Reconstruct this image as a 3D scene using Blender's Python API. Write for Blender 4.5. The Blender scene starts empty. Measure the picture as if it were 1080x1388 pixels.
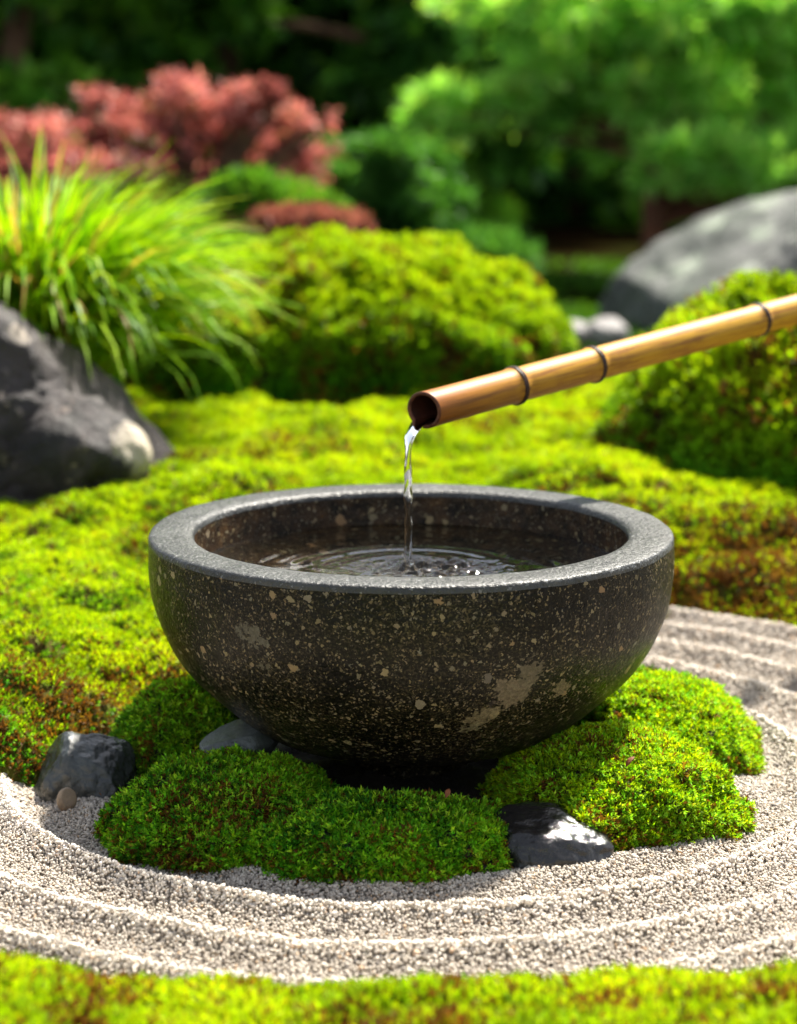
import bpy, math
import numpy as np
from mathutils import Vector, Matrix
R = math.radians
sc = bpy.context.scene
COL = sc.collection

# ------------------------------------------------------------------ camera
F_PX = 2836.0; PITCH = R(10.8); CZ = 0.645
cam_d = bpy.data.cameras.new("camera"); cam = bpy.data.objects.new("camera", cam_d); COL.objects.link(cam)
cam.location = (0, -2, CZ); cam.rotation_euler = (R(90) - PITCH, 0, 0)
cam_d.sensor_fit = 'VERTICAL'; cam_d.sensor_height = 36.0; cam_d.lens = 36.0 * F_PX / 1388
cam_d.clip_start = 0.02; cam_d.clip_end = 500
cam_d.dof.use_dof = True; cam_d.dof.focus_distance = 1.87; cam_d.dof.aperture_fstop = 4.0
cam_d.dof.aperture_blades = 0
sc.camera = cam
# ------------------------------------------------------------------ light
SUN_EL, SUN_AZ = 57.0, 36.0      # azimuth measured from +Y (behind the basin) towards +X
w = bpy.data.worlds.new("World"); sc.world = w; w.use_nodes = True
nt = w.node_tree; bg = nt.nodes["Background"]
sky = nt.nodes.new("ShaderNodeTexSky"); sky.sky_type = 'NISHITA'; sky.sun_disc = False
sky.sun_elevation = R(SUN_EL); sky.sun_rotation = R(SUN_AZ)
hs = nt.nodes.new("ShaderNodeHueSaturation"); hs.inputs['Saturation'].default_value = 0.45   # hazy, whitened sky
nt.links.new(sky.outputs[0], hs.inputs['Color']); nt.links.new(hs.outputs[0], bg.inputs[0]); bg.inputs[1].default_value = 0.085
sl = bpy.data.lights.new("sun", 'SUN'); sl.energy = 5.0; sl.angle = R(3.0); sl.color = (1, 0.94, 0.83)
so = bpy.data.objects.new("sun", sl); COL.objects.link(so)
sdir = Vector((math.sin(R(SUN_AZ)) * math.cos(R(SUN_EL)), math.cos(R(SUN_AZ)) * math.cos(R(SUN_EL)), math.sin(R(SUN_EL))))
so.rotation_euler = sdir.to_track_quat('Z', 'Y').to_euler(); so.location = (2, 4, 6)
vs = sc.view_settings; vs.view_transform = 'Standard'; vs.look = 'None'; vs.exposure = 1.72; vs.gamma = 1
sc.cycles.max_bounces = 10; sc.cycles.transmission_bounces = 8; sc.cycles.transparent_max_bounces = 8
sc.cycles.diffuse_bounces = 4; sc.cycles.glossy_bounces = 4
sc.cycles.use_denoising = True
sc.cycles.caustics_reflective = False; sc.cycles.caustics_refractive = True; sc.cycles.sample_clamp_indirect = 4.0

rng = np.random.default_rng(7)
f32 = np.float32

# ------------------------------------------------------------------ layout helper
def at(px, py, Y):
    """world point on the plane y = Y seen at photo pixel (px, py)"""
    dx, du = (px - 540) / F_PX, -(py - 694) / F_PX
    d = np.array([dx, du * math.sin(PITCH) + math.cos(PITCH), du * math.cos(PITCH) - math.sin(PITCH)])
    t = (Y + 2) / d[1]
    return np.array([0, -2, CZ]) + d * t
def px_size(n, Y, z=0.2):
    depth = (Y + 2) * math.cos(PITCH) + (CZ - z) * math.sin(PITCH)
    return n * depth / F_PX

# ------------------------------------------------------------------ numpy noise
_perm = np.random.default_rng(3).permutation(256).astype(np.int32); _perm = np.concatenate([_perm, _perm, _perm])
_g = np.random.default_rng(4).normal(size=(256, 3)); _g /= np.linalg.norm(_g, axis=1)[:, None]
def perlin(p):
    p = np.asarray(p, dtype=np.float64); i = np.floor(p).astype(np.int64); f = p - i; i &= 255
    u = f * f * f * (f * (f * 6 - 15) + 10)
    out = np.zeros(len(p))
    for cx in (0, 1):
        for cy in (0, 1):
            for cz in (0, 1):
                h = _perm[_perm[_perm[(i[:, 0] + cx) & 255] + ((i[:, 1] + cy) & 255)] + ((i[:, 2] + cz) & 255)]
                g = _g[h]
                d = g[:, 0] * (f[:, 0] - cx) + g[:, 1] * (f[:, 1] - cy) + g[:, 2] * (f[:, 2] - cz)
                wgt = (u[:, 0] if cx else 1 - u[:, 0]) * (u[:, 1] if cy else 1 - u[:, 1]) * (u[:, 2] if cz else 1 - u[:, 2])
                out += d * wgt
    return out * 1.6
def fbm(p, o=3):
    p = np.asarray(p, dtype=np.float64); s = np.zeros(len(p)); a = 1.0
    for k in range(o):
        s += a * perlin(p * 2 ** k + 17.3 * k); a *= 0.5
    return s
def billow(p, o=2):
    p = np.asarray(p, dtype=np.float64); s = np.zeros(len(p)); a = 1.0
    for k in range(o):
        s += a * np.abs(perlin(p * 2 ** k + 9.1 * k)); a *= 0.5
    return s
def P2(x, y, z=0.0):
    return np.stack([x, y, np.full_like(x, z) if np.isscalar(z) else z], axis=1)
def norm(v):
    return v / np.maximum(np.linalg.norm(v, axis=-1, keepdims=True), 1e-9)
def smooth(a, b, x):
    t = np.clip((x - a) / (b - a), 0, 1); return t * t * (3 - 2 * t)

# ------------------------------------------------------------------ mesh / object helpers
def mesh_np(name, V, F, mats, parent=None, col=None, smooth_sh=False, midx=None):
    me = bpy.data.meshes.new(name)
    V = np.ascontiguousarray(V, dtype=f32).reshape(-1, 3)
    Fs = F if isinstance(F, list) else [F]
    loops = np.concatenate([np.asarray(f, dtype=np.int32).ravel() for f in Fs])
    tot = np.concatenate([np.full(len(f), np.asarray(f).shape[1], dtype=np.int32) for f in Fs])
    start = np.concatenate([[0], np.cumsum(tot)[:-1]]).astype(np.int32)
    me.vertices.add(len(V)); me.vertices.foreach_set('co', V.ravel())
    me.loops.add(len(loops)); me.loops.foreach_set('vertex_index', loops)
    me.polygons.add(len(tot)); me.polygons.foreach_set('loop_start', start); me.polygons.foreach_set('loop_total', tot)
    if smooth_sh: me.polygons.foreach_set('use_smooth', np.ones(len(tot), dtype=bool))
    if midx is not None: me.polygons.foreach_set('material_index', np.asarray(midx, dtype=np.int32))
    me.update(calc_edges=True)
    if col is not None:
        a = me.color_attributes.new('Col', 'FLOAT_COLOR', 'POINT')
        c = np.ones((len(V), 4), dtype=f32); c[:, :3] = col; a.data.foreach_set('color', c.ravel())
    for m in (mats if isinstance(mats, (list, tuple)) else [mats]): me.materials.append(m)
    o = bpy.data.objects.new(name, me); COL.objects.link(o)
    if parent is not None: o.parent = parent
    return o
def tag(o, label=None, cat=None, group=None, kind=None):
    if label: o['label'] = label
    if cat: o['category'] = cat
    if group: o['group'] = group
    if kind: o['kind'] = kind
    return o
def thing(name, label, cat, loc=(0, 0, 0), group=None):
    o = bpy.data.objects.new(name, None); o.empty_display_size = 0.05; COL.objects.link(o); o.location = loc
    return tag(o, label, cat, group)
def rel(V, o):
    return np.asarray(V) - np.array(o.location)
def grid_faces(nu, nv, wrap_v=False):
    i = np.arange(nu - 1)[:, None]; j = np.arange(nv if wrap_v else nv - 1)[None, :]
    j2 = (j + 1) % nv
    a = i * nv + j; b = (i + 1) * nv + j; c = (i + 1) * nv + j2; d = i * nv + j2
    return np.stack([a + 0 * j, b + 0 * j, c, d], axis=-1).reshape(-1, 4)
def lathe(profile, n=256, cx=0.0, cy=0.0, wob=0.0):
    pr = np.asarray(profile, dtype=float); th = np.linspace(0, 2 * np.pi, n, endpoint=False)
    x = pr[:, 0][:, None] * np.cos(th)[None, :]; y = pr[:, 0][:, None] * np.sin(th)[None, :]
    z = np.repeat(pr[:, 1][:, None], n, axis=1)
    V = np.stack([x, y, z], -1).reshape(-1, 3)
    if wob:
        r = np.linalg.norm(V[:, :2], axis=1, keepdims=True)
        V[:, :2] *= 1 + wob * fbm(V * 14, 3)[:, None] * np.clip(r / 0.1, 0, 1)
        V[:, 2] += wob * 0.10 * fbm(V * 20 + 5, 2) * smooth(0.05, 0.1, r[:, 0])
    V[:, 0] += cx; V[:, 1] += cy
    return V, grid_faces(len(pr), n, True)[:, ::-1]
def tube(pts, rad, n=10):
    pts = np.asarray(pts, float); rad = np.broadcast_to(np.asarray(rad, float), (len(pts),))
    t = norm(np.gradient(pts, axis=0)); ref = np.array([0.31, 0.17, 0.93])
    if abs(np.dot(t[0], ref)) > 0.9: ref = np.array([0.9, 0.1, 0.2])
    u = norm(np.cross(t, ref)); v = np.cross(t, u)
    th = np.linspace(0, 2 * np.pi, n, endpoint=False)
    V = pts[:, None, :] + rad[:, None, None] * (np.cos(th)[None, :, None] * u[:, None, :] + np.sin(th)[None, :, None] * v[:, None, :])
    V = V.reshape(-1, 3); F = grid_faces(len(pts), n, True)
    caps = [np.arange(n)[::-1][None, :], (np.arange(n) + (len(pts) - 1) * n)[None, :]]
    return V, [F, caps[0], caps[1]]
def join(parts):
    Vs, T, Q, O, n = [], [], [], [], 0
    for V, F in parts:
        for f in (F if isinstance(F, list) else [F]):
            f = np.asarray(f) + n
            (T if f.shape[1] == 3 else Q if f.shape[1] == 4 else O).append(f)
        Vs.append(V); n += len(V)
    out = []
    if Q: out.append(np.concatenate(Q))
    if T: out.append(np.concatenate(T))
    out += O
    return np.concatenate(Vs), out
def spline(pts, n):
    pts = np.asarray(pts, float); k = np.linspace(0, len(pts) - 1, n); out = []
    for t in k:
        i = min(int(t), len(pts) - 2); f = t - i
        p0, p1, p2, p3 = pts[max(i - 1, 0)], pts[i], pts[i + 1], pts[min(i + 2, len(pts) - 1)]
        out.append(0.5 * (2 * p1 + (p2 - p0) * f + (2 * p0 - 5 * p1 + 4 * p2 - p3) * f * f + (3 * p1 - p0 - 3 * p2 + p3) * f ** 3))
    return np.array(out)
_ico_cache = {}
def ico(sub):
    if sub in _ico_cache: return _ico_cache[sub]
    t = (1 + 5 ** .5) / 2
    V = np.array([(-1, t, 0), (1, t, 0), (-1, -t, 0), (1, -t, 0), (0, -1, t), (0, 1, t), (0, -1, -t), (0, 1, -t), (t, 0, -1), (t, 0, 1), (-t, 0, -1), (-t, 0, 1)], float)
    F = np.array([(0, 11, 5), (0, 5, 1), (0, 1, 7), (0, 7, 10), (0, 10, 11), (1, 5, 9), (5, 11, 4), (11, 10, 2), (10, 7, 6), (7, 1, 8), (3, 9, 4), (3, 4, 2), (3, 2, 6), (3, 6, 8), (3, 8, 9), (4, 9, 5), (2, 4, 11), (6, 2, 10), (8, 6, 7), (9, 8, 1)])
    V = norm(V)
    for _ in range(sub):
        E = np.sort(np.concatenate([F[:, [0, 1]], F[:, [1, 2]], F[:, [2, 0]]]), axis=1)
        u, inv = np.unique(E, axis=0, return_inverse=True); inv = inv.ravel(); m = len(F); n = len(V)
        V = np.concatenate([V, norm(V[u[:, 0]] + V[u[:, 1]])])
        a, b, c = inv[:m] + n, inv[m:2 * m] + n, inv[2 * m:] + n
        F = np.concatenate([np.stack([F[:, 0], a, c], 1), np.stack([F[:, 1], b, a], 1), np.stack([F[:, 2], c, b], 1), np.stack([a, b, c], 1)])
    _ico_cache[sub] = (V, F); return V, F

def shoots(P, N, k, L, Wd, tilt, col, rg, stem=0.0, jit=0.35, coljit=0.18, axis_up=0.0):
    """k folded pointed leaves round each shoot; L, Wd scalars or per-shoot arrays"""
    n = len(P)
    N = norm(N + rg.normal(size=(n, 3)) * jit + np.array([0, 0, axis_up]))
    ref = norm(rg.normal(size=(n, 3))); u = norm(np.cross(N, ref)); v = np.cross(N, u)
    L = np.broadcast_to(np.asarray(L, float), (n,)); Wd = np.broadcast_to(np.asarray(Wd, float), (n,))
    az = np.arange(k)[None, :] * 2.39996 + rg.uniform(0, 6.28, (n, 1)) + rg.normal(0, .25, (n, k))
    lev = np.linspace(0, 1, k)[None, :] if k > 1 else np.zeros((1, 1))
    ti = tilt[1] + (tilt[0] - tilt[1]) * lev + rg.normal(0, .12, (n, k))
    rad = np.cos(az)[..., None] * u[:, None] + np.sin(az)[..., None] * v[:, None]
    d = np.cos(ti)[..., None] * N[:, None] + np.sin(ti)[..., None] * rad
    base = P[:, None] + N[:, None] * (stem * lev[..., None] if np.isscalar(stem) else (stem[:, None] * lev)[..., None])
    side = norm(np.cross(d, N[:, None] + 0.01 * ref[:, None])); up = np.cross(side, d)
    l = (L[:, None] * rg.uniform(.7, 1.25, (n, k)))[..., None]; ww = (Wd[:, None] * rg.uniform(.8, 1.2, (n, k)))[..., None] * .5
    mid = base + d * l * .45
    V = np.stack([base, mid + side * ww + up * ww * .35, mid - side * ww + up * ww * .35, base + d * l - up * l * rg.uniform(-.15, .25, (n, k, 1))], axis=2)
    q = (np.arange(n * k) * 4)[:, None]
    Fc = np.concatenate([q + np.array([[0, 1, 3]]), q + np.array([[0, 3, 2]])])
    c = col[:, None, :] * (1 + rg.normal(0, coljit, (n, k, 1))) * (1 + rg.normal(0, coljit * .35, (n, k, 3)))
    C = np.repeat(np.clip(c, 0.002, 0.9)[:, :, None, :], 4, axis=2).reshape(-1, 3)
    return V.reshape(-1, 3).astype(f32), Fc, C.astype(f32)
def pick(pal, t):
    """blend along a palette with t in 0..1"""
    pal = np.asarray(pal, float); t = np.clip(t, 0, .9999) * (len(pal) - 1); i = t.astype(int); f = (t - i)[:, None]
    return pal[i] * (1 - f) + pal[i + 1] * f

# ------------------------------------------------------------------ materials
def mat(name):
    m = bpy.data.materials.new(name); m.use_nodes = True
    n = m.node_tree.nodes; n.clear(); out = n.new("ShaderNodeOutputMaterial")
    return m, m.node_tree, out
class G:
    def __init__(s, nt): s.t = nt
    def n(s, ty, **kw):
        nd = s.t.nodes.new(ty)
        for k, v in kw.items():
            if k.startswith('i_'): nd.inputs[int(k[2:]) if k[2:].isdigit() else k[2:].replace('_', ' ')].default_value = v
            else: setattr(nd, k, v)
        return nd
    def l(s, a, b): s.t.links.new(a, b)
    def noise(s, vec, scale, detail=4, rough=.55, dist=0.0):
        nd = s.n("ShaderNodeTexNoise"); nd.inputs['Scale'].default_value = scale; nd.inputs['Detail'].default_value = detail
        nd.inputs['Roughness'].default_value = rough; nd.inputs['Distortion'].default_value = dist; s.l(vec, nd.inputs['Vector']); return nd
    def vor(s, vec, scale, feature='F1', rnd=1.0):
        nd = s.n("ShaderNodeTexVoronoi"); nd.feature = feature; nd.inputs['Scale'].default_value = scale
        nd.inputs['Randomness'].default_value = rnd; s.l(vec, nd.inputs['Vector']); return nd
    def ramp(s, fac, stops, interp='LINEAR'):
        nd = s.n("ShaderNodeValToRGB"); cr = nd.color_ramp; cr.interpolation = interp
        while len(cr.elements) < len(stops): cr.elements.new(.5)
        for e, (p, c) in zip(cr.elements, stops):
            e.position = p; e.color = (c if len(c) == 4 else (*c, 1)) if not np.isscalar(c) else (c, c, c, 1)
        s.l(fac, nd.inputs[0]); return nd.outputs[0]
    def math(s, op, a, b=None, c=None, clamp=False):
        nd = s.n("ShaderNodeMath", operation=op, use_clamp=clamp)
        for i, x in enumerate((a, b, c)):
            if x is None: continue
            if isinstance(x, (int, float)): nd.inputs[i].default_value = x
            else: s.l(x, nd.inputs[i])
        return nd.outputs[0]
    def mix(s, fac, a, b, blend='MIX'):
        nd = s.n("ShaderNodeMix", data_type='RGBA', blend_type=blend)
        for sock, x in ((nd.inputs[0], fac), (nd.inputs[6], a), (nd.inputs[7], b)):
            if isinstance(x, (int, float)): sock.default_value = x
            elif isinstance(x, tuple): sock.default_value = (*x, 1) if len(x) == 3 else x
            else: s.l(x, sock)
        return nd.outputs[2]
    def bump(s, h, strength=.5, dist=.002, nrm=None):
        nd = s.n("ShaderNodeBump"); nd.inputs['Strength'].default_value = strength; nd.inputs['Distance'].default_value = dist
        s.l(h, nd.inputs['Height'])
        if nrm is not None: s.l(nrm, nd.inputs['Normal'])
        return nd.outputs[0]
    def bsdf(s, out, color=None, rough=.5, normal=None, spec=.5, **kw):
        nd = s.n("ShaderNodeBsdfPrincipled")
        if color is not None:
            if isinstance(color, tuple): nd.inputs['Base Color'].default_value = (*color, 1)
            else: s.l(color, nd.inputs['Base Color'])
        if isinstance(rough, (int, float)): nd.inputs['Roughness'].default_value = rough
        else: s.l(rough, nd.inputs['Roughness'])
        nd.inputs['Specular IOR Level'].default_value = spec
        for k, v in kw.items(): nd.inputs[k.replace('_', ' ')].default_value = v
        if normal is not None: s.l(normal, nd.inputs['Normal'])
        if out is not None: s.l(nd.outputs[0], out.inputs[0])
        return nd
    def obj(s): return s.n("ShaderNodeTexCoord").outputs['Object']
    def pos(s): return s.n("ShaderNodeNewGeometry").outputs['Position']

def leaf_mat(name, trans=.4, rough=.5, spec=.3, tint=(1.25, 1.15, .5)):
    m, t, out = mat(name); g = G(t)
    a = g.n("ShaderNodeAttribute"); a.attribute_name = 'Col'
    b = g.bsdf(None, a.outputs['Color'], rough, spec=spec)
    tr = g.n("ShaderNodeBsdfTranslucent"); g.l(g.mix(1.0, a.outputs['Color'], tint, 'MULTIPLY'), tr.inputs[0])
    mx = g.n("ShaderNodeMixShader"); mx.inputs[0].default_value = trans
    g.l(b.outputs[0], mx.inputs[1]); g.l(tr.outputs[0], mx.inputs[2]); g.l(mx.outputs[0], out.inputs[0]); return m
M_moss = leaf_mat("moss_leaf", .45, .5, .16)
M_leaf = leaf_mat("shrub_leaf", .45, .5, .15)
M_grass = leaf_mat("grass_blade", .45, .45, .16)
M_needle = leaf_mat("needle", .5, .5, .3)
M_red = leaf_mat("maple_leaf", .45, .5, .3, (1.2, .9, .8))
M_dark = leaf_mat("wood_leaf", .35, .5, .25)

def plain_noise(name, c1, c2, scale, rough=.8, bumpd=.003, spec=.3):
    m, t, out = mat(name); g = G(t); p = g.pos()
    n1 = g.noise(p, scale, 6, .6); n2 = g.noise(p, scale * 6, 4)
    col = g.mix(g.ramp(n1.outputs[0], [(.35, 0.0), (.65, 1.0)]), c1, c2)
    g.bsdf(out, col, rough, g.bump(n2.outputs[0], .8, bumpd), spec); return m
M_soil = plain_noise("soil", (.022, .014, .008), (.008, .006, .004), 30, .9, .004)
M_mossbase = plain_noise("moss_base", (.07, .085, .008), (.05, .028, .008), 14, .95, .006, .1)
M_ground = plain_noise("woodland_floor", (.016, .007, .003), (.006, .012, .002), 1.5, .95, .01, .0)
M_bark = plain_noise("bark", (.15, .08, .045), (.06, .035, .022), 25, .9, .01, .2)
M_redbark = plain_noise("pine_bark", (.16, .06, .03), (.06, .03, .02), 20, .9, .01, .2)

def rock_mat(name, c1, c2, lich=None, scale=9.0, rough=(.45, .75), bumpd=.006, spots=8.0, spot_w=.25, patches=()):
    m, t, out = mat(name); g = G(t); p = g.obj()
    n1 = g.noise(p, scale, 7, .62, .6); n2 = g.noise(p, scale * 7, 6, .65); n3 = g.noise(p, scale * 35, 3, .6)
    col = g.mix(g.ramp(n1.outputs[0], [(.32, 0.0), (.68, 1.0)]), c1, c2)
    col = g.mix(g.ramp(n3.outputs[0], [(.42, 0.0), (.7, .45)]), col, tuple(min(1, x * 1.9 + .015) for x in c2))
    if lich:
        v = g.vor(g.mix(.12, p, n2.outputs['Color']), spots)
        msk = g.math('MULTIPLY', g.ramp(v.outputs['Distance'], [(spot_w * .55, 1.0), (spot_w, 0.0)]), g.ramp(g.noise(p, scale * .7, 2).outputs[0], [(.38, 0.0), (.50, 1.0)]))
        col = g.mix(g.ramp(g.noise(p, scale * 1.6, 4, .6, 1.0).outputs[0], [(.50, 0.0), (.62, .75)]), col, tuple(x * .35 for x in c2))
        col = g.mix(msk, col, lich)
    for pc, rad, cc in patches:
        vd = g.n("ShaderNodeVectorMath", operation='DISTANCE'); vd.inputs[1].default_value = tuple(float(q) for q in pc); g.l(p, vd.inputs[0])
        dd = g.math('ADD', vd.outputs['Value'], g.math('MULTIPLY', g.math('SUBTRACT', n2.outputs[0], .5), rad * 1.6))
        col = g.mix(g.ramp(g.math('DIVIDE', dd, rad * 2), [(.35, .9), (.55, 0.0)]), col, cc)
    hb = g.math('ADD', g.math('MULTIPLY', n1.outputs[0], .9), g.math('ADD', g.math('MULTIPLY', n2.outputs[0], .45), g.math('MULTIPLY', n3.outputs[0], .1)))
    rg_ = g.ramp(n2.outputs[0], [(.3, rough[0]), (.7, rough[1])])
    g.bsdf(out, col, rg_, g.bump(hb, .9, bumpd), .5); return m
M_rock_far = rock_mat("grey_boulder", (.075, .07, .072), (.022, .034, .02), (.22, .26, .19), 4.0, (.5, .8), .02, 7, .42)
M_rock_wet = rock_mat("wet_slate", (.04, .047, .046), (.013, .013, .011), None, 12.0, (.05, .25), .005)
M_rock_wet2 = rock_mat("wet_dark_stone", (.014, .0125, .012), (.006, .0055, .005), None, 12.0, (.05, .2), .0035)
M_slab = rock_mat("slate_slab", (.10, .11, .10), (.05, .055, .05), None, 16.0, (.3, .5), .004)
M_pebble = rock_mat("tan_pebble", (.26, .19, .12), (.16, .11, .07), None, 30.0, (.4, .6), .002)
M_pale = rock_mat("pale_stone", (.24, .225, .215), (.12, .11, .105), None, 9.0, (.5, .8), .01)

# basin stone -------------------------------------------------------
def basin_mat(name, rim=False, inside=False):
    m, t, out = mat(name); g = G(t); p0 = g.obj()
    wob = g.noise(p0, 45, 3); wob2 = g.noise(p0, 210, 2); p = g.mix(.007, g.mix(.007, p0, wob.outputs['Color'], 'ADD'), wob2.outputs['Color'], 'ADD')
    big = g.noise(p0, 7, 5, .6); mid = g.noise(p0, 28, 5, .65); fine = g.noise(p0, 260, 3, .6)
    if rim:
        col = g.mix(g.ramp(mid.outputs[0], [(.35, 0.0), (.65, 1.0)]), (.014, .0145, .0135), (.042, .043, .040))
    else:
        grit = g.noise(p0, 430, 2, .5)
        col = g.mix(g.ramp(mid.outputs[0], [(.35, 0.0), (.7, 1.0)]), (.001, .001, .0008), (.006, .005, .003))
        col = g.mix(g.ramp(big.outputs[0], [(.5, 0.0), (.72, .6)]), col, (.012, .0095, .006))
        col = g.mix(g.math('MULTIPLY', g.ramp(grit.outputs[0], [(.50, 0.0), (.62, 1.0)]), g.ramp(big.outputs[0], [(.40, .12), (.62, .9)])), col, g.ramp(g.noise(p0, 60, 2).outputs[0], [(.35, (.026, .021, .010)), (.5, (.058, .044, .021)), (.65, (.036, .031, .02))]))
        fl = g.noise(p0, 300, 2, .5, .4); flc = g.noise(p0, 90, 2)
        fm = g.math('MULTIPLY', g.ramp(fl.outputs[0], [(.62, 0.0), (.66, 1.0)]), g.ramp(mid.outputs[0], [(.40, .35), (.6, 1.0)]))
        col = g.mix(fm, col, g.ramp(flc.outputs[0], [(.35, (.09, .07, .035)), (.5, (.17, .125, .06)), (.6, (.12, .10, .075)), (.68, (.19, .13, .06))]))
    if inside: col = g.mix(.5, col, g.ramp(g.noise(p0, 55, 4).outputs[0], [(.35, (.012, .008, .005)), (.6, (.07, .035, .014)), (.75, (.16, .085, .03))]))
    def clasts(scale, keep, r0, r1, cols, strength=1.0):
        nonlocal col
        v = g.vor(p, scale); sep = g.n("ShaderNodeSeparateColor"); g.l(v.outputs['Color'], sep.inputs[0])
        k = g.ramp(sep.outputs[0], [(keep, 0.0), (keep + .01, 1.0)])
        size = g.math('MULTIPLY_ADD', sep.outputs[2], r1 - r0, r0)
        msk = g.math('MULTIPLY', g.math('MULTIPLY', g.math('LESS_THAN', g.math('ADD', v.outputs['Distance'], g.math('MULTIPLY', fine.outputs[0], .12)), size), k), strength)
        cc = g.ramp(sep.outputs[1], [(i / max(1, len(cols) - 1), c) for i, c in enumerate(cols)])
        col = g.mix(msk, col, cc); return msk
    warm = [(.10, .08, .04), (.22, .17, .085), (.15, .13, .085), (.20, .145, .08), (.12, .11, .075)]
    if rim: warm = [(.12, .125, .12), (.015, .015, .015), (.17, .175, .17), (.09, .085, .075)]
    a = clasts(330, .62, .18, .48, warm, .85)
    b = clasts(150, .76, .18, .46, warm, .9)
    hsum = g.math('ADD', a, b)
    if not rim:
        c = clasts(62, .74, .14, .40, [(.16, .13, .075), (.24, .19, .10), (.22, .13, .06), (.17, .155, .11)], .9)
        d = clasts(27, .86, .14, .30, [(.14, .12, .075), (.19, .16, .10), (.12, .10, .08)], .75)
        hsum = g.math('ADD', hsum, g.math('ADD', c, d))
        # pale quartz-like patches with ragged edges
        for (cx, cy, cz), rad, cc in (((.086, -.226, .142), .021, (.17, .13, .08)), ((.066, -.222, .118), .019, (.19, .15, .085)), ((.100, -.222, .165), .014, (.13, .105, .065)), ((.133, -.205, .130), .011, (.17, .13, .07)), ((.060, -.21, .100), .010, (.16, .14, .08)), ((-.125, -.205, .165), .012, (.12, .105, .07)), ((-.135, -.20, .19), .013, (.11, .10, .07)), ((-.145, -.19, .11), .007, (.18, .10, .045))):
            vd = g.n("ShaderNodeVectorMath", operation='DISTANCE'); vd.inputs[1].default_value = (cx, cy, cz); g.l(p0, vd.inputs[0])
            dd = g.math('ADD', vd.outputs['Value'], g.math('ADD', g.math('MULTIPLY', g.math('SUBTRACT', mid.outputs[0], .5), .075), g.math('MULTIPLY', g.math('SUBTRACT', wob2.outputs[0], .5), .03)))
            col = g.mix(g.ramp(g.math('DIVIDE', dd, rad * 2), [(.38, .8), (.52, 0.0)]), col, g.mix(g.ramp(fl.outputs[0], [(.4, 0.0), (.65, .6)]), cc, (.05, .04, .025)))
        vd = g.n("ShaderNodeVectorMath", operation='DISTANCE'); vd.inputs[1].default_value = (.074, -.228, .132); g.l(p0, vd.inputs[0])
        col = g.mix(g.ramp(g.math('DIVIDE', g.math('ADD', vd.outputs['Value'], g.math('MULTIPLY', g.math('SUBTRACT', mid.outputs[0], .5), .03)), .024), [(.30, .9), (.45, 0.0)]), col, (.06, .045, .042))
    hb = g.math('ADD', g.math('MULTIPLY', fine.outputs[0], .5), g.math('ADD', g.math('MULTIPLY', mid.outputs[0], .9), g.math('MULTIPLY', hsum, .18)))
    rgh = g.ramp(fine.outputs[0], [(.3, .26 if not rim else .30), (.7, .46 if not rim else .55)])
    if rim: hb = g.math('ADD', hb, g.math('MULTIPLY', g.noise(p0, 130, 4, .6).outputs[0], .7))
    g.bsdf(out, col, rgh, g.bump(hb, .8, .0022 if not rim else .0026), .16 if not rim else .45); return m
M_basin = basin_mat("basin_stone"); M_basin_in = basin_mat("basin_inner_stone", inside=True); M_rim = basin_mat("basin_rim_stone", True)

def water_mat(name, tint=(1, 1, 1)):
    m, t, out = mat(name); g = G(t)
    g.bsdf(out, tint, 0.035, IOR=1.333, Transmission_Weight=1.0); return m
M_water = water_mat("basin_water", (.90, .97, .86)); M_stream = water_mat("clear_water")

def gravel_mat():
    m, t, out = mat("gravel_grain"); g = G(t)
    a = g.n("ShaderNodeAttribute"); a.attribute_name = 'Col'
    n = g.noise(g.pos(), 500, 3)
    col = g.mix(.35, a.outputs['Color'], g.ramp(n.outputs[0], [(.3, .12), (.7, .8)]), 'OVERLAY')
    g.bsdf(out, col, .6, spec=.4); return m
M_gravel = gravel_mat()
M_gravelbase = plain_noise("gravel_bed", (.31, .265, .215), (.23, .195, .155), 150, .9, .003)

def bamboo_mat():
    m, t, out = mat("bamboo_culm"); g = G(t); o = g.obj()
    mp = g.n("ShaderNodeMapping"); mp.inputs['Scale'].default_value = (1, 1, .05); g.l(o, mp.inputs[0])
    st = g.noise(mp.outputs[0], 350, 5, .6); bl = g.noise(o, 22, 4)
    sx = g.n("ShaderNodeSeparateXYZ"); g.l(o, sx.inputs[0])
    col = g.ramp(sx.outputs[2], [(0.0, (.24, .070, .006)), (.05, (.30, .115, .006)), (.14, (.36, .175, .006)), (.5, (.40, .22, .007)), (1.0, (.43, .25, .015))])
    col = g.mix(g.ramp(st.outputs[0], [(.36, .85), (.56, 0.0)]), col, (.17, .060, .006))
    col = g.mix(g.ramp(bl.outputs[0], [(.50, 0.0), (.70, .7)]), col, (.20, .075, .008))
    g.bsdf(out, col, .5, g.bump(st.outputs[0], .3, .0006), .25); return m
M_bamboo = bamboo_mat()
M_bore = plain_noise("bamboo_bore", (.05, .012, .005), (.025, .008, .004), 60, .5, .001)
M_lip = plain_noise("bamboo_cut", (.16, .055, .02), (.07, .02, .008), 120, .5, .0006)
M_node = plain_noise("bamboo_node", (.035, .013, .006), (.018, .007, .004), 90, .45, .0006)
M_twig = plain_noise("dry_leaf", (.22, .075, .025), (.12, .035, .012), 80, .7, .001)

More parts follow.
